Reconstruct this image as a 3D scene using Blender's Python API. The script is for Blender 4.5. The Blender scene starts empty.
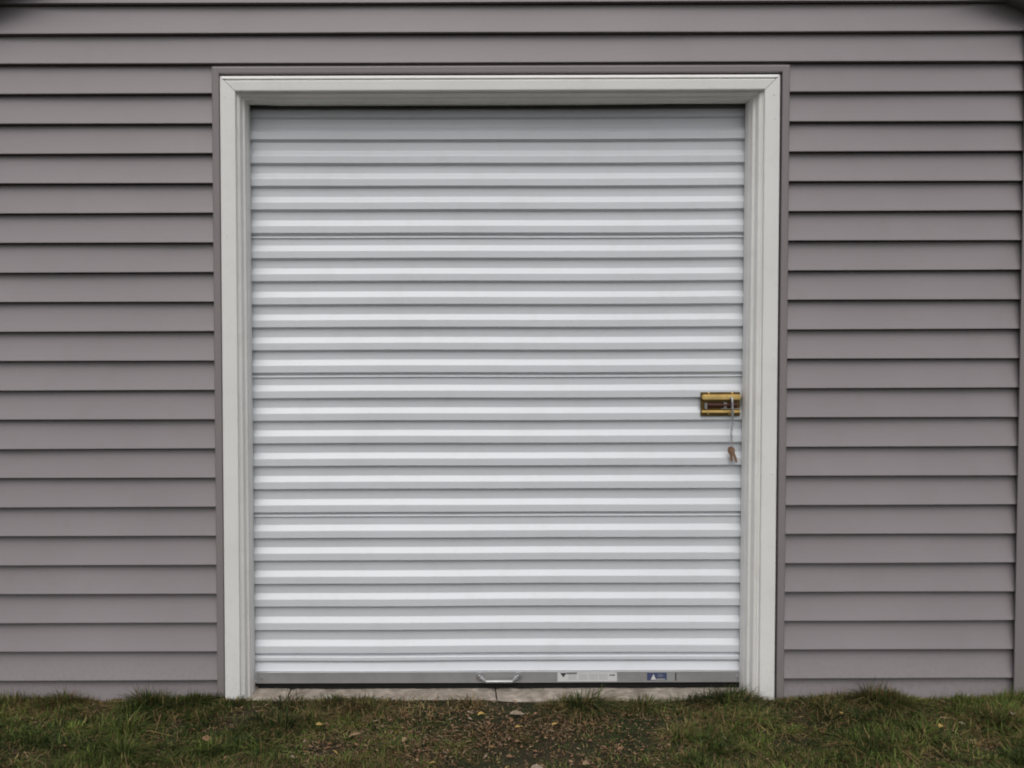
import bpy, bmesh, math, random
import numpy as np
from mathutils import Vector, Matrix
random.seed(7); rng = np.random.default_rng(11)
R = math.radians
sc = bpy.context.scene; C = sc.collection

# ------------------------------------------------------------------ camera
cd = bpy.data.cameras.new('camera'); cam = bpy.data.objects.new('camera', cd); C.objects.link(cam)
fwd = Vector((0, math.cos(R(1.8)), -math.sin(R(1.8)))); rt = Vector((1, 0, 0)); up = rt.cross(fwd)
ROLL = 0.0030
r2 = math.cos(ROLL)*rt - math.sin(ROLL)*up; u2 = math.sin(ROLL)*rt + math.cos(ROLL)*up
m = Matrix((( r2.x, u2.x, -fwd.x, 0), (r2.y, u2.y, -fwd.y, -2.88), (r2.z, u2.z, -fwd.z, 1.29), (0, 0, 0, 1)))
cam.matrix_world = m
cd.sensor_width = 36; cd.lens = 36*829/1024; cd.shift_x = (512-445)/1024; cd.shift_y = -(384-356)/1024
cd.clip_end = 2000; cd.clip_start = 0.05
sc.camera = cam
# ------------------------------------------------------------------ sky, sun, exposure
SUN_EL, SUN_AZ = 54, 186          # azimuth measured clockwise from +Y
w = bpy.data.worlds.new('World'); sc.world = w; w.use_nodes = True
nt = w.node_tree; nt.nodes.clear()
out = nt.nodes.new('ShaderNodeOutputWorld'); bg = nt.nodes.new('ShaderNodeBackground'); sky = nt.nodes.new('ShaderNodeTexSky')
hs = nt.nodes.new('ShaderNodeHueSaturation')
sky.sky_type = 'NISHITA'; sky.sun_disc = False; sky.sun_elevation = R(SUN_EL); sky.sun_rotation = R(SUN_AZ)
sky.air_density = 1.0; sky.dust_density = 4.0; sky.ozone_density = 1.0
hs.inputs['Saturation'].default_value = 0.36
nt.links.new(sky.outputs[0], hs.inputs['Color']); nt.links.new(hs.outputs[0], bg.inputs[0]); bg.inputs[1].default_value = 0.12
nt.links.new(bg.outputs[0], out.inputs[0])
sl = bpy.data.lights.new('sun', 'SUN'); sun = bpy.data.objects.new('sun', sl); C.objects.link(sun)
sl.energy = 1.0; sl.angle = R(48); sl.color = (1.0, 0.965, 0.92)
d = Vector((math.sin(R(SUN_AZ))*math.cos(R(SUN_EL)), math.cos(R(SUN_AZ))*math.cos(R(SUN_EL)), math.sin(R(SUN_EL))))
sun.rotation_euler = (-d).to_track_quat('-Z', 'Y').to_euler(); sun.location = (0, -5, 8)
vs = sc.view_settings; vs.view_transform = 'Standard'; vs.look = 'None'; vs.gamma = 1; vs.use_curve_mapping = False; vs.exposure = -0.09
sc.render.engine = 'CYCLES'; sc.cycles.filter_width = 1.9

# ------------------------------------------------------------------ helpers
def col(o, label=None, cat=None, group=None, kind=None):
    if label: o['label'] = label
    if cat: o['category'] = cat
    if group: o['group'] = group
    if kind: o['kind'] = kind
    return o
def mesh_obj(name, verts, faces, mat, parent=None, smooth=False):
    me = bpy.data.meshes.new(name); me.from_pydata([tuple(v) for v in verts], [], faces); me.update()
    if mat: me.materials.append(mat)
    o = bpy.data.objects.new(name, me); C.objects.link(o); o.parent = parent
    if smooth: me.polygons.foreach_set('use_smooth', [True]*len(me.polygons))
    return o
def bm_obj(name, bm, mat, parent=None, smooth=False, recalc=True):
    if recalc: bmesh.ops.recalc_face_normals(bm, faces=bm.faces)
    me = bpy.data.meshes.new(name); bm.to_mesh(me); bm.free()
    mats = mat if isinstance(mat, (list, tuple)) else [mat]
    for q in mats: me.materials.append(q)
    o = bpy.data.objects.new(name, me); C.objects.link(o); o.parent = parent
    if smooth: me.polygons.foreach_set('use_smooth', [True]*len(me.polygons))
    return o
def empty(name, loc=(0, 0, 0)):
    o = bpy.data.objects.new(name, None); C.objects.link(o); o.location = loc; o.empty_display_size = .1; return o
def box(bm, x0, x1, y0, y1, z0, z1, bev=0, mi=0):
    g = bmesh.ops.create_cube(bm, size=1)
    vs_ = g['verts']
    for v in vs_:
        v.co = Vector(((x0+x1)/2+v.co.x*(x1-x0), (y0+y1)/2+v.co.y*(y1-y0), (z0+z1)/2+v.co.z*(z1-z0)))
    fs = {f for v in vs_ for f in v.link_faces}
    for f in fs: f.material_index = mi
    if bev:
        es = {e for v in vs_ for e in v.link_edges}
        bmesh.ops.bevel(bm, geom=list(es), offset=bev, segments=2, affect='EDGES')
def cyl(bm, p, axis, r, h, seg=20, r2_=None, bev=0):
    g = bmesh.ops.create_cone(bm, cap_ends=True, segments=seg, radius1=r, radius2=r if r2_ is None else r2_, depth=h)
    rot = Vector((0, 0, 1)).rotation_difference(Vector(axis)).to_matrix()
    for v in g['verts']: v.co = rot @ v.co + Vector(p)
def tube(bm, pts, r, seg=10, closed=False):
    pts = [Vector(p) for p in pts]; n = len(pts); rings = []
    for i, p in enumerate(pts):
        a = pts[(i-1) % n] if (closed or i > 0) else p; b = pts[(i+1) % n] if (closed or i < n-1) else p
        t = (b-a).normalized(); s = t.cross(Vector((0.13, 0.9, 0.31))).normalized(); q = t.cross(s)
        rr = r[i] if isinstance(r, (list, tuple)) else r
        rings.append([bm.verts.new(p+rr*(math.cos(2*math.pi*k/seg)*s+math.sin(2*math.pi*k/seg)*q)) for k in range(seg)])
    for i in range(n if closed else n-1):
        A, B = rings[i], rings[(i+1) % n]
        for k in range(seg): bm.faces.new((A[k], A[(k+1) % seg], B[(k+1) % seg], B[k]))
    if not closed: bm.faces.new(rings[0]); bm.faces.new(rings[-1])

def material(name, base, rough=.6, metal=0, spec=.5, var=0.0, vscale=3, bump=0.0, bscale=200, bstretch=(1, 1, 1),
             dirt=None, dscale=6, damt=.3, bdist=.002, coat=0):
    mt = bpy.data.materials.new(name); mt.use_nodes = True; n = mt.node_tree; L = n.links
    b = n.nodes['Principled BSDF']; b.inputs['Roughness'].default_value = rough; b.inputs['Metallic'].default_value = metal
    b.inputs['Specular IOR Level'].default_value = spec; b.inputs['Coat Weight'].default_value = coat
    tc = n.nodes.new('ShaderNodeTexCoord'); c = n.nodes.new('ShaderNodeRGB'); c.outputs[0].default_value = (*base, 1); src = c.outputs[0]
    if var:
        nz = n.nodes.new('ShaderNodeTexNoise'); nz.inputs['Scale'].default_value = vscale; nz.inputs['Detail'].default_value = 6
        L.new(tc.outputs['Object'], nz.inputs['Vector'])
        mr = n.nodes.new('ShaderNodeMapRange'); mr.inputs['From Min'].default_value = .3; mr.inputs['From Max'].default_value = .7
        mr.inputs['To Min'].default_value = 1-var; mr.inputs['To Max'].default_value = 1+var; L.new(nz.outputs['Fac'], mr.inputs['Value'])
        hv = n.nodes.new('ShaderNodeHueSaturation'); L.new(src, hv.inputs['Color']); L.new(mr.outputs[0], hv.inputs['Value']); src = hv.outputs[0]
    if dirt:
        nd = n.nodes.new('ShaderNodeTexNoise'); nd.inputs['Scale'].default_value = dscale; nd.inputs['Detail'].default_value = 10; nd.inputs['Roughness'].default_value = .7
        L.new(tc.outputs['Object'], nd.inputs['Vector'])
        m2 = n.nodes.new('ShaderNodeMapRange'); m2.inputs['From Min'].default_value = .5; m2.inputs['From Max'].default_value = .75; m2.inputs['To Max'].default_value = damt
        L.new(nd.outputs['Fac'], m2.inputs['Value'])
        mx = n.nodes.new('ShaderNodeMix'); mx.data_type = 'RGBA'; L.new(m2.outputs[0], mx.inputs[0]); L.new(src, mx.inputs[6]); mx.inputs[7].default_value = (*dirt, 1); src = mx.outputs[2]
    L.new(src, b.inputs['Base Color'])
    if bump:
        mp = n.nodes.new('ShaderNodeMapping'); mp.inputs['Scale'].default_value = bstretch; L.new(tc.outputs['Object'], mp.inputs[0])
        nb = n.nodes.new('ShaderNodeTexNoise'); nb.inputs['Scale'].default_value = bscale; nb.inputs['Detail'].default_value = 4; L.new(mp.outputs[0], nb.inputs['Vector'])
        bp = n.nodes.new('ShaderNodeBump'); bp.inputs['Strength'].default_value = bump; bp.inputs['Distance'].default_value = bdist
        L.new(nb.outputs['Fac'], bp.inputs['Height']); L.new(bp.outputs[0], b.inputs['Normal'])
    return mt
M = {}
M['siding'] = material('grey_vinyl', (.266, .241, .253), rough=.5, spec=.35, var=.05, vscale=2.2, bump=.2, bscale=22, bstretch=(1, 1, 5), bdist=.0012, dirt=(.2, .185, .18), dscale=9, damt=.22)
def add_splash(mt, soil=(.13, .10, .08), top=.22, amt=.55):
    n = mt.node_tree; L = n.links; b = n.nodes['Principled BSDF']; src = b.inputs['Base Color'].links[0].from_socket
    tc = n.nodes.new('ShaderNodeTexCoord'); sp = n.nodes.new('ShaderNodeSeparateXYZ'); L.new(tc.outputs['Object'], sp.inputs[0])
    mr = n.nodes.new('ShaderNodeMapRange'); mr.inputs['From Min'].default_value = top; mr.inputs['From Max'].default_value = -.02; mr.inputs['To Max'].default_value = .34; L.new(sp.outputs['Z'], mr.inputs['Value'])
    nz = n.nodes.new('ShaderNodeTexNoise'); nz.inputs['Scale'].default_value = 70; nz.inputs['Detail'].default_value = 8; nz.inputs['Roughness'].default_value = .7; L.new(tc.outputs['Object'], nz.inputs['Vector'])
    ad = n.nodes.new('ShaderNodeMath'); L.new(mr.outputs[0], ad.inputs[0]); L.new(nz.outputs['Fac'], ad.inputs[1])
    m2 = n.nodes.new('ShaderNodeMapRange'); m2.inputs['From Min'].default_value = .62; m2.inputs['From Max'].default_value = .95; m2.inputs['To Max'].default_value = amt; L.new(ad.outputs[0], m2.inputs['Value'])
    mx = n.nodes.new('ShaderNodeMix'); mx.data_type = 'RGBA'; L.new(m2.outputs[0], mx.inputs[0]); L.new(src, mx.inputs[6]); mx.inputs[7].default_value = (*soil, 1); L.new(mx.outputs[2], b.inputs['Base Color'])
M['trim'] = material('grey_trim_vinyl', (.235, .212, .215), rough=.45, spec=.4, var=.04, vscale=4)
M['casing'] = material('white_casing', (.79, .785, .765), rough=.45, spec=.4, var=.03, vscale=3, dirt=(.45, .42, .37), dscale=14, damt=.14)
M['jamb'] = material('white_jamb', (.81, .80, .775), rough=.5, spec=.4, var=.04, vscale=5, dirt=(.4, .36, .31), dscale=14, damt=.2)
M['curtain'] = material('white_painted_steel', (.66, .688, .725), rough=.33, spec=.5, var=.025, vscale=1.5, bump=.15, bscale=6, bdist=.006, dirt=(.48, .475, .46), dscale=9, damt=.22)
M['alu'] = material('galvanised_bar', (.42, .42, .425), rough=.5, metal=.6, var=.08, vscale=20)
M['chrome'] = material('zinc_plated_steel', (.52, .53, .54), rough=.3, metal=.75, var=.1, vscale=60)
M['brass'] = material('yellow_brass', (.86, .62, .24), rough=.34, metal=.55, var=.15, vscale=40)
M['dark_brass'] = material('tarnished_brass', (.15, .10, .03), rough=.45, metal=.6, var=.25, vscale=60)
M['bolt'] = material('dark_brown_steel', (.06, .024, .018), rough=.45, metal=.5)
M['rubber'] = material('black_rubber', (.012, .012, .012), rough=.8, spec=.2)
M['dark'] = material('dark_interior', (.02, .02, .02), rough=.9, spec=.1)
M['sticker'] = material('white_sticker', (.62, .62, .62), rough=.45)
M['ink'] = material('black_ink', (.06, .05, .06), rough=.5)
M['paleink'] = material('grey_ink', (.36, .36, .36), rough=.5)
M['blue'] = material('navy_sticker', (.06, .075, .15), rough=.4)
M['silver_sticker'] = material('silver_sticker', (.34, .35, .35), rough=.4, metal=.2)
M['tag'] = material('brown_key_metal', (.27, .17, .11), rough=.5, metal=.4, var=.2, vscale=80)
M['concrete'] = material('weathered_concrete', (.33, .29, .245), rough=.9, spec=.2, var=.3, vscale=22, bump=1, bscale=60, bdist=.006, dirt=(.12, .09, .065), dscale=12, damt=.85)
for k_, t_ in (('siding', .20), ('trim', .18), ('casing', .16), ('jamb', .14)): add_splash(M[k_], top=t_, amt=.28 if k_ in ('siding', 'trim') else .14)
M['shingle'] = material('dark_shingle', (.05, .05, .052), rough=.9, var=.3, vscale=30, bump=.6, bscale=80)
M['soffit'] = material('dark_soffit', (.2, .195, .2), rough=.6, var=.05)

# ------------------------------------------------------------------ ground
def smooth_noise(x, y, seed=0):
    s = np.zeros_like(x)
    g = np.random.default_rng(seed)
    for k in range(14):
        f = 1.5*1.35**k; a = g.uniform(0, 6.283); ph = g.uniform(0, 6.283); th = a
        s += np.sin((x*np.cos(th)+y*np.sin(th))*f+ph)/(1.25**k)
    return s/2.2
def ground_z(x, y):
    x = np.asarray(x, float); y = np.asarray(y, float)
    z = -0.012 + .007*smooth_noise(x*1.6, y*1.6, 3) + .003*smooth_noise(x*7, y*7, 4)
    z += .012*np.exp(-((y+.12)/.12)**2)*np.clip(1-np.exp(-((x-.2)/.7)**2), 0, 1)
    z += .010*np.exp(-((x-1.2)/.35)**2-((y+.12)/.15)**2)
    z -= .02*np.exp(-((x-.33)/.20)**2-((y+.52)/.16)**2)
    z += .002*np.exp(-((x-.2)/.75)**6)*np.exp(-((y+.02)/.13)**2)
    inside = (x > -.72) & (x < 1.10)
    z = np.where(y > -.015, np.where(inside, -.075, -.03), z)
    far = np.hypot(x, y)
    return z*np.clip((30-far)/20, 0, 1) - .03*np.clip((far-10)/20, 0, 1)
xs = np.concatenate([-np.geomspace(3, 400, 24)[::-1], np.arange(-2.9, 3.5, .04), np.geomspace(3.6, 400, 24)])
ys = np.concatenate([-np.geomspace(3.2, 400, 24)[::-1], np.arange(-3.1, -.8, .08), np.arange(-.8, .05, .03), np.geomspace(.1, 400, 26)])
X, Y = np.meshgrid(xs, ys); Z = ground_z(X, Y)
V = np.stack([X.ravel(), Y.ravel(), Z.ravel()], 1); nx = len(xs)
F_ = [(j*nx+i, j*nx+i+1, (j+1)*nx+i+1, (j+1)*nx+i) for j in range(len(ys)-1) for i in range(nx-1)]
gm = bpy.data.materials.new('soil_and_turf'); gm.use_nodes = True; n = gm.node_tree; L = n.links; b = n.nodes['Principled BSDF']
b.inputs['Roughness'].default_value = .95; b.inputs['Specular IOR Level'].default_value = .15
tc = n.nodes.new('ShaderNodeTexCoord')
def noise(scale, det=8, rough=.6):
    q = n.nodes.new('ShaderNodeTexNoise'); q.inputs['Scale'].default_value = scale; q.inputs['Detail'].default_value = det; q.inputs['Roughness'].default_value = rough
    L.new(tc.outputs['Object'], q.inputs['Vector']); return q
n1 = noise(38, 10, .75); cr = n.nodes.new('ShaderNodeValToRGB'); L.new(n1.outputs['Fac'], cr.inputs[0])
e = cr.color_ramp.elements; e[0].position = .32; e[0].color = (.018, .013, .009, 1); e[1].position = .72; e[1].color = (.13, .092, .062, 1)
k = cr.color_ramp.elements.new(.52); k.color = (.055, .040, .028, 1)
n2 = noise(2.2, 8, .65); cg = n.nodes.new('ShaderNodeMapRange'); cg.inputs['From Min'].default_value = .38; cg.inputs['From Max'].default_value = .6; L.new(n2.outputs['Fac'], cg.inputs['Value'])
n3 = noise(60, 8, .8); cc = n.nodes.new('ShaderNodeValToRGB'); L.new(n3.outputs['Fac'], cc.inputs[0])
e = cc.color_ramp.elements; e[0].position = .35; e[0].color = (.012, .016, .007, 1); e[1].position = .7; e[1].color = (.055, .065, .024, 1)
mx = n.nodes.new('ShaderNodeMix'); mx.data_type = 'RGBA'; L.new(cg.outputs[0], mx.inputs[0]); L.new(cr.outputs[0], mx.inputs[6]); L.new(cc.outputs[0], mx.inputs[7]); L.new(mx.outputs[2], b.inputs['Base Color'])
bp = n.nodes.new('ShaderNodeBump'); bp.inputs['Strength'].default_value = .9; bp.inputs['Distance'].default_value = .012; L.new(n1.outputs['Fac'], bp.inputs['Height']); L.new(bp.outputs[0], b.inputs['Normal'])
col(mesh_obj('ground', V, F_, gm, smooth=True), kind='structure')

# ------------------------------------------------------------------ shed
OX0, OX1, OZ = -.7665, 1.1470, 2.1600      # outer edge of the white casing
IX0, IX1, IZ = -.7115, 1.0900, 2.1066      # inner edge of the casing
JX0, JX1, JZ = -.7925, 1.1795, 2.1900      # outer edge of the grey trim
WX0, WX1, WD = -1.60, 1.978, 4.8           # siding between the corner posts, depth of the shed
PW = .095                                  # corner post width
GX = (WX0+WX1)/2                           # ridge
EZ = 2.26                                  # height of the siding top at the corner
SL = .5
def rake_z(x): return 2.366 + SL*(2.0-GX-abs(x-GX))   # underside of the rake soffit
P = .10165; Z0 = .0685                      # siding courses
shed = empty('shed', (GX, 0, -.03))
col(shed, 'grey vinyl clad shed with a white roll up door, standing on the lawn', 'shed')
def under(o): o.parent = shed; o.matrix_parent_inverse = Matrix.Translation(shed.location).inverted(); return o
def add_course(bm, x0, x1, zb, zt, ybase=0, nseg=1, top_in=None):
    """one lapped course: face leaning out to the butt, returned lip and a dark lock groove below it"""
    h = zt-zb; full = P
    def yv(z): t = max(0, (z-zb)/full); return -.0195*(1-t)**1.55
    xs_ = np.linspace(x0, x1, nseg+1)
    prof = [(.004, zt-.001), (.001, zt-.006)]+[(yv(zb+h*q), zb+h*q) for q in (.88, .75, .6, .45, .3, .15)]+[(yv(zb+.0025), zb+.0025), (yv(zb)+.0008, zb+.0004), (yv(zb)+.0028, zb), (.008, zb+.001), (.008, zb-.005)]
    rows = []
    for i, x in enumerate(xs_):
        wob = .0006*math.sin(x*3.1+zb*40)+.0004*math.sin(x*7.7+zb*90)
        rows.append([bm.verts.new((x, y+(wob if 0 < i < nseg else 0)*(1 if y < 0 else 0)+ybase, z+.0005*math.sin(x*2.3+zb*31))) for y, z in prof])
    for a, c in zip(rows[:-1], rows[1:]):
        for k in range(len(prof)-1): bm.faces.new((a[k], a[k+1], c[k+1], c[k]))
bm = bmesh.new(); kk = -1
while True:
    zb = Z0+kk*P; zt = zb+P
    if kk == -1: zb0 = -.075
    if zb > rake_z(GX): break
    def spans(z):   # limits under the rake
        lim = (rake_z(GX)+.02-z)/SL
        return max(WX0-.012, GX-lim), min(WX1+.012, GX+lim)
    a, c = spans(zb)
    if c <= a: break
    if zt <= JZ+.004:
        add_course(bm, a, JX0+.012, zb, zt, nseg=10); add_course(bm, JX1-.012, c, zb, zt, nseg=10)
    elif zb < JZ:
        # notched around the head trim
        add_course(bm, a, JX0+.004, zb, zt, nseg=10); add_course(bm, JX1-.004, c, zb, zt, nseg=10)
        yy = lambda z: -.0195*(1-(z-zb)/P)**1.55
        v = [bm.verts.new(q) for q in ((JX0+.004, yy(JZ-.01), JZ-.01), (JX1-.004, yy(JZ-.01), JZ-.01), (JX1-.004, 0, zt), (JX0+.004, 0, zt))]; bm.faces.new(v)
    else: add_course(bm, a, c, zb, zt, nseg=30)
    kk += 1
for side in (0, 1):      # side walls
    kk = -1
    while Z0+(kk+1)*P < EZ+.05:
        zb = Z0+kk*P; x = WX1+PW-.012 if side else WX0-PW+.012; s = -1 if side else 1
        pr = [(0, zb+P), (-.0125, zb+.0025), (-.0125+.0028, zb), (.006, zb), (.006, zb-.006)]
        A = [bm.verts.new((x+s*y, PW, z)) for y, z in pr]; B = [bm.verts.new((x+s*y, WD, z)) for y, z in pr]
        for k in range(4): bm.faces.new((A[k], A[k+1], B[k+1], B[k]))
        kk += 1
v = [bm.verts.new(q) for q in ((WX0-PW, WD, -.08), (WX1+PW, WD, -.08), (WX1+PW, WD, EZ), (GX, WD, EZ+SL*(WX1+PW-GX)), (WX0-PW, WD, EZ))]; bm.faces.new(v)
under(bm_obj('siding', bm, M['siding'], recalc=False))
# structure behind the siding (dark sheathing with the opening left free)
bm = bmesh.new()
box(bm, WX0-.06, OX0+.03, .010, .10, -.08, EZ-.02); box(bm, OX1-.03, WX1+.06, .010, .10, -.08, EZ-.02); box(bm, OX0+.03, OX1-.03, .010, .10, OZ-.03, EZ-.02)
box(bm, WX0-.07, WX0-.05, .1, WD-.01, -.08, EZ-.02); box(bm, WX1+.05, WX1+.07, .1, WD-.01, -.08, EZ-.02)
box(bm, WX0-.05, WX1+.05, .20, WD-.01, -.08, -.045)
tri = [(WX0-.06, EZ-.02), (WX1+.06, EZ-.02), (GX, EZ-.02+SL*(WX1+.06-GX)-.03)]
f1 = [bm.verts.new((x, .010, z)) for x, z in tri]; f2 = [bm.verts.new((x, .08, z)) for x, z in tri]; bm.faces.new(f1); bm.faces.new(f2)
under(bm_obj('sheathing', bm, M['dark']))
# corner posts
for x0, x1 in ((WX1, WX1+PW), (WX0-PW, WX0)):
    bm = bmesh.new(); s = 1 if x0 == WX1 else -1
    if s > 0: box(bm, x0+.014, x1, -.0275, PW-.01, -.08, EZ+.06)
    else: box(bm, x0, x1-.014, -.0275, PW-.01, -.08, EZ+.06)
    box(bm, x0, x1+.0005 if s > 0 else x1, -.0315, -.0278, -.08, EZ+.06, bev=.001)
    inner = x0 if x0 == WX1 else x1; s = 1 if x0 == WX1 else -1
    under(bm_obj('corner_post', bm, M['trim']))
# rake soffit, fascia and roof
OV = .06; ex = WX1+PW+.22-GX
for s in (1, -1):
    bm = bmesh.new()
    def pt(dx, y, dz): return bm.verts.new((GX+s*dx, y, rake_z(GX+dx)+dz))
    a = [pt(0, -OV, 0), pt(ex, -OV, 0), pt(ex, .0, 0), pt(0, .0, 0)]; c = [pt(0, -OV, .02), pt(ex, -OV, .02), pt(ex, .0, .02), pt(0, .0, .02)]
    bm.faces.new(a); bm.faces.new(c)
    for i in range(4): bm.faces.new((a[i], a[(i+1) % 4], c[(i+1) % 4], c[i]))
    under(bm_obj('soffit', bm, M['soffit']))
    bm = bmesh.new()
    a = [pt(0, -OV-.02, -.012), pt(ex, -OV-.02, -.012), pt(ex, -OV-.02, .13), pt(0, -OV-.02, .13)]; c = [pt(0, -OV-.001, -.012), pt(ex, -OV-.001, -.012), pt(ex, -OV-.001, .13), pt(0, -OV-.001, .13)]
    bm.faces.new(a); bm.faces.new(c)
    for i in range(4): bm.faces.new((a[i], a[(i+1) % 4], c[(i+1) % 4], c[i]))
    under(bm_obj('fascia', bm, M['soffit']))
    bm = bmesh.new()
    a = [pt(0, -OV-.04, .134), pt(ex+.03, -OV-.04, .134), pt(ex+.03, WD+.2, .134), pt(0, WD+.2, .134)]; c = [pt(0, -OV-.04, .154), pt(ex+.03, -OV-.04, .154), pt(ex+.03, WD+.2, .154), pt(0, WD+.2, .154)]
    bm.faces.new(a); bm.faces.new(c)
    for i in range(4): bm.faces.new((a[i], a[(i+1) % 4], c[(i+1) % 4], c[i]))
    under(bm_obj('roof', bm, M['shingle']))
# swept mitred frames
def frame_sweep(bm, prof, x0, x1, zt, zbot, parts=('l', 'h', 'r'), wide=(1, 1, 1), lean=(-.006, 0)):
    """prof = list of (inset towards the opening, y); path runs up the left, across the head, down the right"""
    a_, c_, h_ = wide
    def corner(i):   # four stations
        return lambda ins, y: [(x0+lean[0]+ins*a_, y, zbot), (x0+ins*a_, y, zt-ins*h_), (x1-ins*c_, y, zt-ins*h_), (x1+lean[1]-ins*c_, y, zbot)][i]
    for tag, (i, j) in (('l', (0, 1)), ('h', (1, 2)), ('r', (2, 3))):
        if tag not in parts: continue
        A = [bm.verts.new(corner(i)(*p)) for p in prof]; B = [bm.verts.new(corner(j)(*p)) for p in prof]
        for k in range(len(prof)-1): bm.faces.new((A[k], A[k+1], B[k+1], B[k]))
for tag in 'lhr':     # grey receiving channel round the casing
    bm = bmesh.new()
    frame_sweep(bm, [(-.001, .008), (-.001, -.0205), (.001, -.0230), (.005, -.0240), (.020, -.0235), (.0235, -.0220), (.0245, -.019), (.0245, .004)], JX0, JX1, JZ, -.09, tag)
    under(bm_obj('trim_channel', bm, M['trim'], recalc=False))
CW = IX0-OX0
for tag in 'lhr':
    bm = bmesh.new()
    if tag == 'h':
        pr = [(.0012, .02), (.0012, -.020), (.003, -.0225), (.0115, -.0305), (.0125, -.0335), (.0145, -.0335), (.016, -.0285), (.019, -.0285), (.0205, -.032), (.0225, -.033)]
    else:
        pr = [(.0012, .02), (.0012, -.024), (.003, -.0295), (.006, -.0315), (.0225, -.0325)]
    pr += [(CW-.004, -.0315), (CW-.001, -.0305), (CW, -.0285), (CW+.001, -.018)]
    # tiny real gap at the mitre
    frame_sweep(bm, pr, OX0, OX1, OZ if tag == 'h' else OZ-.0016, -.09, tag)
    if tag != 'h':
        x = OX0+.021 if tag == 'l' else OX1-.021
        for z in (2.10, 1.99, 1.62, 1.21, .80, .40, .12): cyl(bm, (x+random.uniform(-.004, .004), -.0327, z+random.uniform(-.02, .02)), (0, 1, 0), .0034, .0016, 12)
    under(bm_obj('casing_board', bm, M['casing'], recalc=False))
# jamb with its stepped stops
WIDE = (1.16, 1.22, 1.05)
CX0, CX1 = IX0+.0222*1.16, IX1-.0222*1.22      # clear opening at the curtain
for tag in 'lhr':
    bm = bmesh.new()
    pr = [(-.012, -.0195), (.001, -.0192), (.0015, -.0165), (.0075, -.0120), (.0090, -.0095), (.0118, .0060), (.0130, .0090), (.0175, .0125), (.0188, .0155), (.0202, .0330), (.0214, .0365), (.0222, .043), (.0222, .073), (.0212, .0745), (-.05, .0745)]
    if tag == 'h': pr = pr[:-3]+[(.0222, .064), (-.05, .064)]
    frame_sweep(bm, pr, IX0, IX1, IZ, -.09, tag, wide=WIDE, lean=(-.003, -.005))
    under(bm_obj('jamb', bm, M['jamb'], recalc=False))
# header flap: sags slightly in the middle
bm = bmesh.new(); A = []; xs_ = np.linspace(CX0+.0005, CX1-.0005, 70)
for x in xs_:
    tl = (x-CX0); tr = (CX1-x)
    zlow = 2.0800 + .011*math.exp(-(tl/.045)**1.3) + .012*math.exp(-(tr/.22)**1.2)
    A.append([bm.verts.new((x, y, z)) for y, z in ((.058, 2.11), (.058, zlow+.003), (.060, zlow), (.064, zlow), (.064, 2.11))])
for a, c in zip(A[:-1], A[1:]):
    for k in range(4): bm.faces.new((a[k], a[k+1], c[k+1], c[k]))
under(bm_obj('header_flap', bm, M['jamb'], recalc=False))

# roll-up door curtain
rows = [2.1284, 2.047, 1.9656, 1.8822, 1.802, 1.7188, 1.6356, 1.5467, 1.4652, 1.3823, 1.3008, 1.2192, 1.1385, 1.0475, 0.9665, 0.8854, 0.8037, 0.7204, 0.6364, 0.5434, 0.4619, 0.3773, 0.2948, 0.2091, 0.1245]
seams = {0.6364, 1.6356, 0.1245, 1.1385}
CY, CB = .080, .0925     # crest and recess planes
prof = []
for i, z in enumerate(rows):
    nx_ = rows[i+1] if i+1 < len(rows) else None
    p = []
    p += [(CY, z+.0015), (CY+.0015, z), (CB-.004, z-.0045), (CB-.0005, z-.0065)]
    zz = z-.0065
    if z in seams and nx_:
        p += [(CB, zz-.0020), (CB-.0055, zz-.0085), (CB-.0055, zz-.0100), (CB-.001, zz-.0118), (CB, zz-.0130), (CB, zz-.0135)]
    if nx_ is None:     # bottom rows: one short rib, then the last sloping band above the bar
        p += [(CB, z-.010), (CB-.004, z-.0115), (CY+.004, z-.0125), (CY+.002, z-.016), (CY+.002, z-.0265), (CY+.004, z-.0295), (CB, z-.033), (CB, z-.0365), (CB-.001, z-.039), (CY+.002, .0615), (CY+.001, .060), (CY+.001, .016)]
    else:
        p += [(CB, nx_+.0468), (CB-.0008, nx_+.0445), (CY+.0012, nx_+.0275), (CY+.0002, nx_+.0252)]
    prof += p
top = prof[0][1]
bm = bmesh.new(); NX = 61; xs_ = np.linspace(CX0-.02, CX1+.02, NX); R_ = []
for x in xs_:
    col_ = []
    e_ = min(x-IX0, IX1-x)
    for y, z in prof:
        back = .04*max(0, (z-1.98)/.15)**2
        wob = .0009*math.sin(x*4.1+z*2.7)+.0007*math.sin(x*9.3-z*5.1+1)
        dz = .0009*math.sin(x*2.9+z*1.7)+.0004*math.sin(x*5.1-z*3.3) - .0012*math.cos((x-.19)*1.7)
        col_.append(bm.verts.new((x, y+back+wob, z+dz)))
    R_.append(col_)
for a, c in zip(R_[:-1], R_[1:]):
    for k in range(len(prof)-1): bm.faces.new((a[k], a[k+1], c[k+1], c[k]))
door = under(bm_obj('roll_up_door', bm, M['curtain'], recalc=False))
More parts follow.
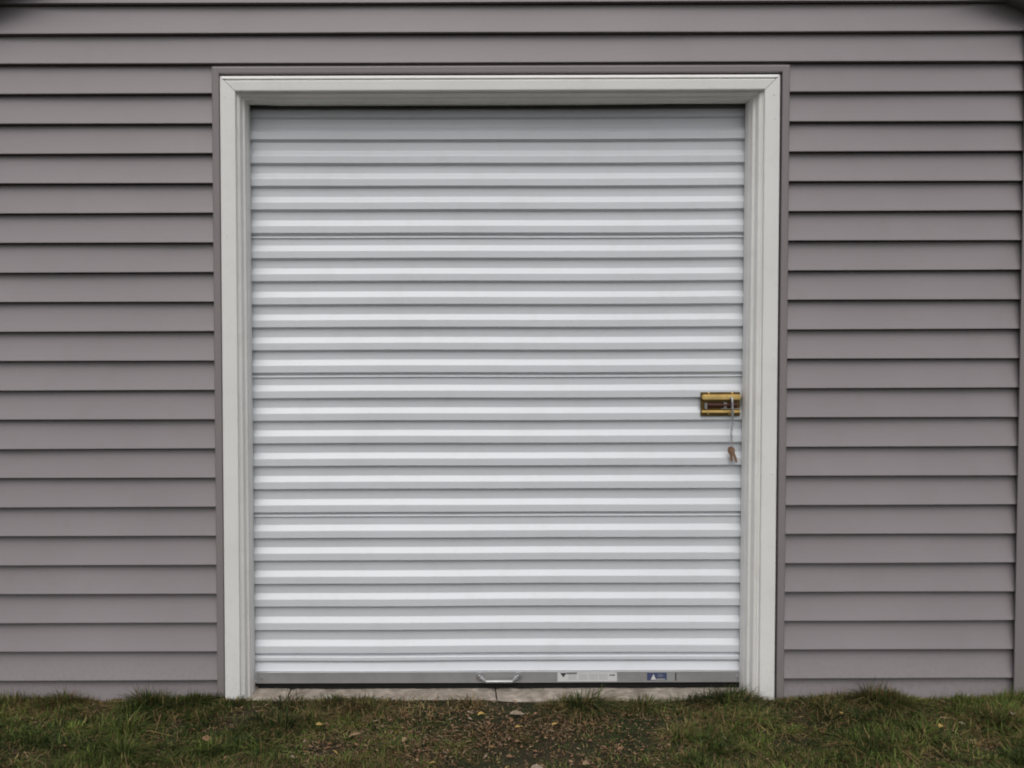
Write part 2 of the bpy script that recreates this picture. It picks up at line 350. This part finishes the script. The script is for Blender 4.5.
# bottom bar
bm = bmesh.new()
X0, X1 = CX0+.003, CX1-.003
BZ = .0368    # middle height of the bar
pr = [(.095, BZ+.0215), (.0715, BZ+.0215), (.0705, BZ+.0205), (.0705, BZ-.0180), (.0715, BZ-.0195), (.0735, BZ-.0200), (.100, BZ-.0200)]
A = [bm.verts.new((X0, y, z)) for y, z in pr]; B = [bm.verts.new((X1, y, z)) for y, z in pr]
for k in range(len(pr)-1): bm.faces.new((A[k], A[k+1], B[k+1], B[k]))
bm.faces.new(A); bm.faces.new(B)
bar = under(bm_obj('bottom_bar', bm, M['alu'], recalc=False)); S = bar
def sub(o, p): o.parent = p; return o
bm = bmesh.new(); box(bm, X0+.004, X1-.004, .078, .100, -.003, BZ-.0202); sub(bm_obj('rubber_seal', bm, M['rubber']), bar)
for x in (X0+.018, X1-.010):
    bm = bmesh.new(); cyl(bm, (x, .0690, BZ+.002), (0, -1, 0), .0052, .006, 16, .0038); sub(bm_obj('bolt_head', bm, M['chrome']), bar)
bm = bmesh.new()   # lift handle
hx0, hx1, hz = .121, .259, BZ+.004
for x in (hx0, hx1):
    cyl(bm, (x, .0690, hz), (0, -1, 0), .0150, .005, 24, .0135); cyl(bm, (x, .0650, hz+.001), (0, -1, 0), .0075, .006, 16, .0055)
tube(bm, [(hx0+.004, .066, hz-.002), (hx0+.016, .056, hz-.006), (hx0+.022, .048, hz-.0085), (hx1-.022, .048, hz-.0085), (hx1-.016, .056, hz-.006), (hx1-.004, .066, hz-.002)], [.0062, .006, .0056, .0056, .006, .0062], 12)
sub(bm_obj('handle', bm, M['chrome'], smooth=False), bar)
# stickers on the bar
def sticker(name, x0, x1, z0, z1, mat, marks, parent):
    bm = bmesh.new(); mats = [mat]; box(bm, x0, x1, .0698, .0704, z0+BZ, z1+BZ)
    for (mt, pts, *dy) in marks:
        if mt not in mats: mats.append(mt)
        v = [bm.verts.new((x, .0695-(dy[0] if dy else 0), z+BZ)) for x, z in pts]; f = bm.faces.new(v); f.material_index = mats.index(mt)
    o = bm_obj(name, bm, mats, recalc=False); o.parent = parent; return o
def rc(x0, x1, z0, z1): return [(x0, z0), (x1, z0), (x1, z1), (x0, z1)]
mk = []; rr = random.Random(5)
sx0, sx1 = .4020, .6165
mk.append((M['ink'], [(sx0+.009, .0165), (sx0+.033, .0165), (sx0+.021, .0005)]))
x = sx0+.034
while x < sx0+.068: l = rr.uniform(.003, .005); mk.append((M['ink'], rc(x, x+l, .0125, .0178))); x += l+.0009
for bx in (sx0+.040, sx0+.078, sx0+.116, sx0+.150):
    for r_ in range(5):
        x = bx; z = .0095-r_*.0042
        while x < bx+.028: l = rr.uniform(.0015, .005); mk.append((M['paleink'], rc(x, min(x+l, bx+.03), z, z+.0018))); x += l+.0012
mk.append((M['paleink'], rc(sx0+.1125, sx0+.1132, -.009, .015)))
x = sx0+.187
while x < sx0+.207: l = rr.uniform(.002, .004); mk.append((M['ink'], rc(x, x+l, .006, .0105))); x += l+.0007
sticker('sticker', sx0, sx1, -.0145, .0185, M['sticker'], mk, bar)['label'] = 'white sticker with small black print'
bx0 = .7216
mk = [(M['blue'], rc(bx0+.003, bx0+.074, -.0115, .0165))]
mk.append((M['sticker'], [(bx0+.016, -.009), (bx0+.036, -.009), (bx0+.026, .0115)], .0003))
mk.append((M['silver_sticker'], [(bx0+.032, -.0105), (bx0+.070, -.0105), (bx0+.066, -.004), (bx0+.040, -.004)], .0006))
for r_ in range(2): mk.append((M['paleink'], rc(bx0+.042, bx0+.060, .003+r_*.005, .0045+r_*.005), .0003))
mk.append((M['ink'], rc(bx0+.104, bx0+.109, -.0125, .0165)))
o = sticker('sticker', bx0, bx0+.115, -.0145, .0185, M['silver_sticker'], mk, bar); o['label'] = 'navy blue and silver sticker'

# brass slide latch on the door
LX0, LX1, LZ0, LZ1 = .9125, 1.0530, .9795, 1.0650
bm = bmesh.new(); box(bm, LX0, LX1, .0735, .0775, LZ0, LZ1, bev=.0012)
latch = under(bm_obj('latch', bm, M['dark_brass'])); latch['label'] = 'brass slide latch'
def bp_(name, mat, fn, label=None):
    bm = bmesh.new(); fn(bm); o = sub(bm_obj(name, bm, mat), latch)
    if label: o['label'] = label
    return o
bp_('guide_rail', M['brass'], lambda b_: box(b_, LX0+.002, LX1-.001, .0560, .0730, 1.0385, 1.0575, bev=.004))
bp_('guide_rail', M['brass'], lambda b_: box(b_, LX0+.002, LX1-.001, .0610, .0730, .9915, 1.0010, bev=.0025))
bp_('slide_bolt', M['bolt'], lambda b_: tube(b_, [(LX0+.020, .0680, 1.0190), (LX1-.014, .0680, 1.0190)], .0090, 16))
bp_('lug', M['chrome'], lambda b_: box(b_, LX0+.012, LX0+.022, .0610, .0730, 1.004, 1.028, bev=.003))
bp_('lug', M['chrome'], lambda b_: box(b_, LX0+.076, LX0+.092, .0600, .0730, 1.009, 1.029, bev=.003))
bp_('slide_rod', M['chrome'], lambda b_: tube(b_, [(LX0+.07, .0660, 1.0065), (LX1-.004, .0660, 1.0065)], .0014, 8))
for x, z in ((LX0+.026, .9890), (LX0+.102, .9870), (LX0+.028, 1.0615), (LX0+.112, 1.0615)):
    bp_('screw', M['brass'], lambda b_: cyl(b_, (x, .0710, z), (0, -1, 0), .0040, .006, 14, .003))

# steel pin, chain and keys hanging from the latch
PXX = 1.0165
hang = empty('pin_and_keys', (PXX, .0550, 1.04))
col(hang, 'steel pin through the brass latch with a thin chain and brown keys dangling', 'key chain')
def hu(o): o.parent = hang; o.matrix_parent_inverse = Matrix.Translation(hang.location).inverted(); return o
bm = bmesh.new()
tube(bm, [(PXX-.004, .0600, 1.046), (PXX-.003, .0525, 1.0475), (PXX-.001, .0490, 1.044), (PXX, .0480, 1.030), (PXX+.001, .0485, 1.005), (PXX+.002, .0495, .988), (PXX+.0025, .0520, .976)], [.0030, .0036, .0040, .0042, .0044, .0048, .0036], 12)
hu(bm_obj('pin', bm, M['chrome'], smooth=True))
bm = bmesh.new()
z = .972; i = 0; cx = PXX+.003
while z > .875:
    L_ = .0150; a = i*math.pi/2+.35; pts = []
    for k in range(12):
        t = 2*math.pi*k/12; dx = .0034*math.cos(t); dz = (L_/2)*math.sin(t)
        pts.append((cx+.0022*math.sin(z*60)+dx*math.cos(a), .0580+dx*math.sin(a), z+dz))
    tube(bm, pts, .0012, 6, closed=True); z -= L_*.78; i += 1
hu(bm_obj('chain', bm, M['alu'], smooth=True))
for (ang, dy, ox, ln) in ((7, .0620, -.005, .054), (21, .0590, -.0030, .062)):
    bm = bmesh.new(); pts = [(1.12*u_, v_) for u_, v_ in ((-.004, 0), (.004, 0), (.0085, -.008), (.009, -.017), (.0055, -.023), (.0045, -.028), (.0058, -.033), (.0042, -.038), (.0056, -.044), (.0038, -.050), (.002, -ln), (-.003, -ln+.004), (-.0042, -.028), (-.008, -.020), (-.0085, -.008))]
    ca, sa = math.cos(R(ang)), math.sin(R(ang))
    fr = [bm.verts.new((cx+ox+x*ca-z_*sa, dy+.02*x, .871+x*sa+z_*ca)) for x, z_ in pts]; bk = [bm.verts.new(v.co+Vector((0, .0018, 0))) for v in fr]
    bm.faces.new(fr); bm.faces.new(bk[::-1])
    for k in range(len(pts)): bm.faces.new((fr[k], fr[(k+1) % len(pts)], bk[(k+1) % len(pts)], bk[k]))
    hu(bm_obj('key', bm, M['tag']))

# ------------------------------------------------------------------ concrete slabs under the door
def slab(x0, x1, zf, zb_, label, seed, y0=-.010, dyl=0, tilt=0):
    bm = bmesh.new(); nx_, ny_ = max(4, int((x1-x0)/.018)), 16; g = np.random.default_rng(seed); T = []
    for j in range(ny_+1):
        rw = []
        for i in range(nx_+1):
            x = x0+(x1-x0)*i/nx_; y = y0+(.19-y0)*j/ny_
            ee = min(i, nx_-i, j)
            z = zf+(zb_-zf)*j/ny_+tilt*(x-(x0+x1)/2)+.0025*float(smooth_noise(np.array(x*9), np.array(y*9), seed))+g.uniform(-.0014, .0014)-(.005 if ee == 0 else 0)
            if j == 0: y += .006*float(smooth_noise(np.array(x*12), np.array(1.), seed+1))+g.uniform(-.002, .002)
            rw.append(bm.verts.new((x+(.0015*g.uniform(-1, 1) if i in (0, nx_) else 0), y, z)))
        T.append(rw)
    for j in range(ny_):
        for i in range(nx_): bm.faces.new((T[j][i], T[j][i+1], T[j+1][i+1], T[j+1][i]))
    edge = [T[0][i] for i in range(nx_+1)]+[T[j][nx_] for j in range(1, ny_+1)]+[T[ny_][i] for i in range(nx_-1, -1, -1)]+[T[j][0] for j in range(ny_-1, 0, -1)]
    lo = [bm.verts.new((v.co.x, v.co.y, -.085)) for v in edge]
    for k in range(len(edge)): bm.faces.new((edge[k], lo[k], lo[(k+1) % len(edge)], edge[(k+1) % len(edge)]))
    bm.faces.new(lo)
    o = bm_obj('concrete_slab', bm, M['concrete']); return col(o, label, 'slab', 'concrete slabs under the roll up door')
slab(IX0+.003, -.563, -.003, -.004, 'short pale concrete slab at the left end under the roll up door', 1, tilt=-.01)
slab(-.560, .176, -.009, -.0055, 'middle concrete slab under the door, grass tuft over its left half', 2)
slab(.181, IX1-.003, -.009, -.0055, 'longest concrete slab, running under the door to the right jamb', 3)

# ------------------------------------------------------------------ grass
def blades(name, N, x0, x1, y0, y1, hmin, hmax, wid, dens, tufts, seed):
    g = np.random.default_rng(seed)
    x = g.uniform(x0, x1, N*2); y = g.uniform(y0, y1, N*2)
    keep = g.uniform(0, 1, N*2) < dens(x, y); x, y = x[keep][:N], y[keep][:N]
    hf = np.ones_like(x)
    tx, ty, th, ta, tc_ = [], [], [], [], []
    for (cx_, cy_, r, n_, h) in tufts:
        dx, dy_ = g.normal(0, r, n_), g.normal(0, r*.6, n_)
        tx.append(cx_+dx); ty.append(np.minimum(cy_+dy_, -.014)); th.append(np.full(n_, h)); ta.append(np.arctan2(dy_-.3*r, dx)+g.normal(0, .6, n_)); tc_.append(np.full(n_, g.uniform(-.45, .45)))
    n0 = len(x); az = g.uniform(0, 2*np.pi, n0)+1.0*smooth_noise(x*5, y*5, seed+9); tcol = np.zeros(n0)
    if tx: x = np.concatenate([x]+tx); y = np.concatenate([y]+ty); hf = np.concatenate([hf]+th); az = np.concatenate([az]+ta); tcol = np.concatenate([tcol]+tc_)
    n_ = len(x)
    cl = smooth_noise(x*9, y*12, seed+5); hgt = g.uniform(hmin, hmax, n_)*hf*np.clip(1+.65*cl, .3, 1.9)
    base_ = np.arange(n_) < n0; hgt *= np.where(base_ | (y < -.11), np.clip(1-.5*np.exp(-((x-.25)/.75)**2-((y+.3)/.35)**2), .4, 1), 1)
    lean = np.abs(g.normal(.85, .55, n_)); flat = g.uniform(0, 1, n_) < .12; lean = np.where(flat, 2.2, lean)
    lx, ly = np.cos(az), np.sin(az); wx, wy = -ly, lx
    ww = wid*g.uniform(.6, 1.3, n_); z = ground_z(x, y)-.004
    # keep the blades from passing through the wall
    V = np.zeros((n_, 5, 3))
    for j, (t, wf) in enumerate(((0, 1), (0, -1), (.5, .85), (.5, -.85), (1, 0))):
        bend = lean*t**1.6; hh = t*(1-.42*np.minimum(lean, 2.1)*t)
        V[:, j, 0] = x+lx*bend*hgt+wx*ww*wf*.5; V[:, j, 1] = y+ly*bend*hgt+wy*ww*wf*.5; V[:, j, 2] = z+hgt*hh
    V[:, :, 1] = np.where((V[:, :, 1] > -.024) & (y[:, None] < 0), -.024-.2*(V[:, :, 1]+.024)*0, V[:, :, 1])
    idx = np.arange(n_)[:, None]*5
    fq = idx+np.array([0, 1, 3, 2]); ft = idx+np.array([2, 3, 4])
    me = bpy.data.meshes.new(name); me.vertices.add(n_*5); me.vertices.foreach_set('co', V.ravel())
    loops = np.concatenate([fq.ravel(), ft.ravel()]); me.loops.add(len(loops)); me.loops.foreach_set('vertex_index', loops.astype(np.int32))
    me.polygons.add(2*n_); st = np.concatenate([np.arange(n_)*4, n_*4+np.arange(n_)*3]); me.polygons.foreach_set('loop_start', st.astype(np.int32))
    me.update(); me.validate()
    dry = np.clip(.14+.30*smooth_noise(x*4, y*6, 77)+.30*np.exp(-((x-.25)/.55)**2-((y+.12)/.2)**2)+.18*np.exp(-((x+.1)/.7)**2), .04, .85)
    isdry = (g.uniform(0, 1, n_) < dry+.25*tcol) | flat
    green = np.array([.028, .047, .014]); green2 = np.array([.185, .235, .058]); yel = np.array([.30, .225, .10]); brn = np.array([.17, .105, .055])
    t = np.clip(g.uniform(0, 1, n_)*.7+.35*smooth_noise(x*3+4, y*3, 21)+tcol, 0, 1.3)[:, None]; c = green*(1-t)+green2*t
    t2 = g.uniform(0, 1, n_)[:, None]; c = np.where(isdry[:, None], yel*t2+brn*(1-t2), c)*g.uniform(.65, 1.4, n_)[:, None]*np.clip(1+.30*smooth_noise(x*8+2, y*9, 55), .5, 1.6)[:, None]
    at = me.color_attributes.new('tint', 'FLOAT_COLOR', 'POINT'); cc_ = np.ones((n_, 5, 4)); cc_[:, :, :3] = c[:, None, :]
    at.data.foreach_set('color', cc_.ravel().astype(np.float32))
    me.materials.append(M['grass']); o = bpy.data.objects.new(name, me); C.objects.link(o); return o
gmt = bpy.data.materials.new('grass_blades'); gmt.use_nodes = True; n = gmt.node_tree; b = n.nodes['Principled BSDF']
a_ = n.nodes.new('ShaderNodeAttribute'); a_.attribute_name = 'tint'; n.links.new(a_.outputs['Color'], b.inputs['Base Color']); b.inputs['Roughness'].default_value = .6; b.inputs['Specular IOR Level'].default_value = .15
tr = n.nodes.new('ShaderNodeBsdfTranslucent'); n.links.new(a_.outputs['Color'], tr.inputs[0]); ms = n.nodes.new('ShaderNodeMixShader'); ms.inputs[0].default_value = .25
n.links.new(b.outputs[0], ms.inputs[1]); n.links.new(tr.outputs[0], ms.inputs[2]); n.links.new(ms.outputs[0], n.nodes['Material Output'].inputs[0]); M['grass'] = gmt
def dens(x, y):
    d_ = np.clip(.85+.45*smooth_noise(x*6, y*8, 31), .15, 1)
    d_ *= 1-.88*np.exp(-((x-.32)/.26)**4-((y+.50)/.16)**2)
    d_ *= 1-.80*np.exp(-((x-.17)/.20)**4-((y+.10)/.09)**4)
    d_ *= 1-.55*np.exp(-((x-.2)/.9)**6-((y+.02)/.06)**4)
    d_ *= 1-.35*np.exp(-((x-.2)/.6)**4)
    return d_
def wx(px): return (px-445)/829*2.82
tf = []
for px, n_, h, r in ((6, 120, 1.0, .03), (57, 500, 1.45, .035), (80, 250, 1.15, .03), (105, 300, 1.3, .025), (140, 420, 1.6, .022), (155, 350, 1.35, .03), (180, 300, 1.2, .04),
                     (285, 160, .9, .03), (330, 420, 1.2, .035), (355, 600, 1.5, .035), (385, 300, 1.15, .03), (470, 120, .9, .02), (560, 420, 1.25, .03), (585, 350, 1.3, .025), (640, 350, 1.35, .03), (690, 260, 1.2, .03),
                     (715, 420, 1.5, .03), (735, 400, 1.5, .03), (775, 320, 1.2, .04), (820, 300, 1.2, .04), (880, 350, 1.3, .03), (905, 600, 1.75, .025), (925, 300, 1.3, .03), (960, 450, 1.4, .035), (985, 350, 1.3, .03), (1015, 300, 1.25, .03)):
    tf.append((wx(px), -.06, r, n_, h))
gr_ = np.random.default_rng(9)
tf = [(a_, b_, r_*1.25, int(n_*1.2), min(h_, 1.4)) for a_, b_, r_, n_, h_ in tf]
for k in range(80):
    px = gr_.uniform(-20, 245) if k % 2 else gr_.uniform(765, 1040)
    tf.append((wx(px), gr_.uniform(-.07, -.03), .022, int(gr_.uniform(90, 200)), gr_.uniform(.75, 1.15)))
for k in range(520):
    x_ = gr_.uniform(-1.6, 2.05); y_ = gr_.uniform(-.6, -.1)
    if abs(x_-.3) < .45 and gr_.uniform() < .75: continue
    tf.append((x_, y_, gr_.uniform(.010, .026), int(gr_.uniform(40, 130)), gr_.uniform(.8, 1.35)))
o = blades('grass', 42000, -1.75, 2.2, -.72, -.024, .020, .046, .0032, dens, tf, 5); col(o, 'short dark green lawn grass in front of the shed', 'grass', kind='stuff')
def dens_t(x, y):
    d_ = np.exp(-((x-.15)/.28)**2-((y+.13)/.08)**2)+.8*np.exp(-((x-.1)/.5)**4-((y+.32)/.2)**4)+.7*np.exp(-((x+.45)/.25)**2-((y+.22)/.12)**2)+.25
    return np.clip(d_*(.55+.6*smooth_noise(x*8, y*10, 91)), 0, 1)
def straw(N, seed):
    g = np.random.default_rng(seed); x = g.uniform(-1.7, 2.1, N*6); y = g.uniform(-.7, -.02, N*6); k_ = g.uniform(0, 1, N*6) < dens_t(x, y); x, y = x[k_][:N], y[k_][:N]; n_ = len(x)
    az = g.uniform(0, 6.283, n_); ln = g.uniform(.004, .016, n_); wd = g.uniform(.0015, .0055, n_); z = ground_z(x, y)+g.uniform(.001, .010, n_); pit = g.normal(0, .22, n_)
    V = np.zeros((n_, 4, 3)); c_, s_ = np.cos(az), np.sin(az)
    for j, (u, v) in enumerate(((-1, -1), (1, -.5), (1, .5), (-1, 1))):
        V[:, j, 0] = x+u*ln*.5*c_-v*wd*.5*s_; V[:, j, 1] = np.minimum(y+u*ln*.5*s_+v*wd*.5*c_, -.023); V[:, j, 2] = z+u*ln*.5*pit+v*wd*.25
    me = bpy.data.meshes.new('thatch'); me.from_pydata(V.reshape(-1, 3).tolist(), [], (np.arange(n_)[:, None]*4+np.arange(4)).tolist()); me.update()
    c = np.array([.31, .215, .13])*(g.uniform(.2, 1.1, n_)**1.3)[:, None]*np.where(g.uniform(0, 1, n_)[:, None] < .35, np.array([.9, .72, .62]), 1)
    at = me.color_attributes.new('tint', 'FLOAT_COLOR', 'POINT'); cc_ = np.ones((n_, 4, 4)); cc_[:, :, :3] = c[:, None, :]; at.data.foreach_set('color', cc_.ravel().astype(np.float32))
    me.materials.append(M['grass']); o = bpy.data.objects.new('thatch', me); C.objects.link(o); return o
col(straw(15000, 3), 'dead brown straw and grass clippings matted between the grass', 'straw', kind='stuff')
def dens2(x, y):
    infront = (y < -.028) | (x < WX0-PW-.02) | (x > WX1+PW+.02)
    vis = (x > -1.75) & (x < 2.2) & (y > -.72)
    return np.where(infront & ~vis, .6, 0)
o = blades('grass', 60000, -4.5, 5, -3.4, 2.0, .03, .06, .004, dens2, [], 15); col(o, 'short lawn grass spreading out around the shed', 'grass', kind='stuff')

# fallen leaves: a few to point at, then small ones that nothing tells apart
def leaf_mat(name, c): return material(name, c, rough=.7, var=.25, vscale=60)
LM = [leaf_mat('tan_leaf', (.27, .18, .10)), leaf_mat('yellow_leaf', (.42, .28, .08)), leaf_mat('pale_leaf', (.27, .21, .15)), leaf_mat('brown_leaf', (.24, .13, .07))]
def leaf_mesh(name, ln, wd, seed):
    g = random.Random(seed); bm = bmesh.new(); nL = 9; rw = []
    for i in range(nL):
        t = i/(nL-1); w_ = wd*math.sin(math.pi*min(.98, t*.94+.04))**.8*(1+.18*math.sin(i*2.4+seed)); cz = .22*ln*math.sin(t*math.pi)*g.uniform(.6, 1.1)
        rw.append([bm.verts.new(((t-.5)*ln, s*w_*.5+g.uniform(-.04, .04)*wd, cz*.5+abs(s)*w_*.28*(1 if seed % 2 else .3)+g.uniform(-.02, .02)*ln)) for s in (-1, -.5, 0, .5, 1)])
    for a, c in zip(rw[:-1], rw[1:]):
        for k in range(4): bm.faces.new((a[k], a[k+1], c[k+1], c[k]))
    tube(bm, [(ln*.47, 0, 0), (ln*.62, .1*ln, .01*ln), (ln*.75, .14*ln, 0)], .0006, 5)
    me = bpy.data.meshes.new(name); bm.to_mesh(me); bm.free(); return me
def leaf(px, py, ln, wd, mi, seed, label, group=None, rz=None, me=None, lift=.014):
    # picture position read off the photograph, laid on the ground plane in metres
    Hc = 1.266; dep = Hc*829/(py-330); X_ = (px-445)/829*dep; Y_ = -2.88+dep
    g = random.Random(seed)
    if me is None: me = leaf_mesh('fallen_leaf', ln, wd, seed); me.materials.append(LM[mi])
    o = bpy.data.objects.new('fallen_leaf', me); C.objects.link(o)
    o.location = (X_, Y_, float(ground_z(np.array(X_), np.array(Y_)))+lift); o.rotation_euler = (g.uniform(-.5, .5)+.25, g.uniform(-.35, .35), g.uniform(0, 6.28) if rz is None else rz)
    return col(o, label, 'leaf', group)
leaf(481, 717, .028, .018, 1, 3, 'bright yellow orange leaf below the door handle', rz=.3, lift=.02)
leaf(352, 735.5, .040, .016, 0, 4, 'long tan leaf flat in the grass, left of centre near the bottom', rz=.1, lift=.018)
leaf(316, 726, .020, .012, 1, 5, 'small yellow leaf in the grass below the left part of the door', rz=.4, lift=.02)
leaf(202, 737, .030, .018, 3, 6, 'curled brown leaf in the grass straight below the left casing', rz=.2, lift=.018)
leaf(403, 743, .022, .014, 0, 7, 'small tan leaf on the bare turf left of the soil patch', rz=.8, lift=.02)
leaf(846, 721, .036, .013, 1, 8, 'narrow yellow leaf standing up in the grass to the right of the door', rz=1.1, lift=.03)
leaf(947, 733, .018, .014, 1, 9, 'small round yellow leaf in the thick grass below the right siding', rz=.5, lift=.03)
leaf(537, 762, .036, .020, 2, 10, 'pale leaf on the dark soil patch at the bottom edge', rz=-.1, lift=.012)
leaf(587, 760, .022, .017, 0, 11, 'orange tan leaf on the right side of the dark soil patch', rz=.2, lift=.012)
leaf(517, 713, .050, .020, 2, 12, 'pale crumpled leaf against the concrete slab, right of the handle', rz=.15, lift=.014)
leaf(1020, 722, .024, .02, 2, 13, 'pinkish pale leaf at the right edge of the lawn', rz=.9, lift=.03)
mes = []
for s in range(8):
    me = leaf_mesh('fallen_leaf', random.uniform(.010, .024), random.uniform(.006, .011), s+30); me.materials.append(LM[[0, 2, 3, 0, 1, 3, 2, 3][s]]); mes.append(me)
zones = ['in the grass below the left siding', 'in the grass before the left half of the door', 'in the litter before the right half of the door', 'in the grass below the right siding']
for k in range(70):
    u = random.random()
    if u < .30: px, py = random.gauss(500, 45), random.uniform(706, 726)
    elif u < .52: px, py = random.gauss(540, 55), random.uniform(735, 768)
    elif u < .75: px, py = random.gauss(310, 75), random.uniform(715, 766)
    else: px, py = random.uniform(20, 1000), random.uniform(712, 766)
    zn = zones[0 if px < 225 else 1 if px < 490 else 2 if px < 774 else 3]; q_ = random.randrange(8); tone = ['tan', 'pale', 'brown', 'tan', 'yellow', 'brown', 'pale', 'brown'][q_]
    leaf(px, py, 0, 0, 0, 100+k, 'tiny %s leaf scrap lying %s' % (tone, zn), '%s leaf scraps %s' % (tone, zn), me=mes[q_], lift=random.uniform(.003, .014))
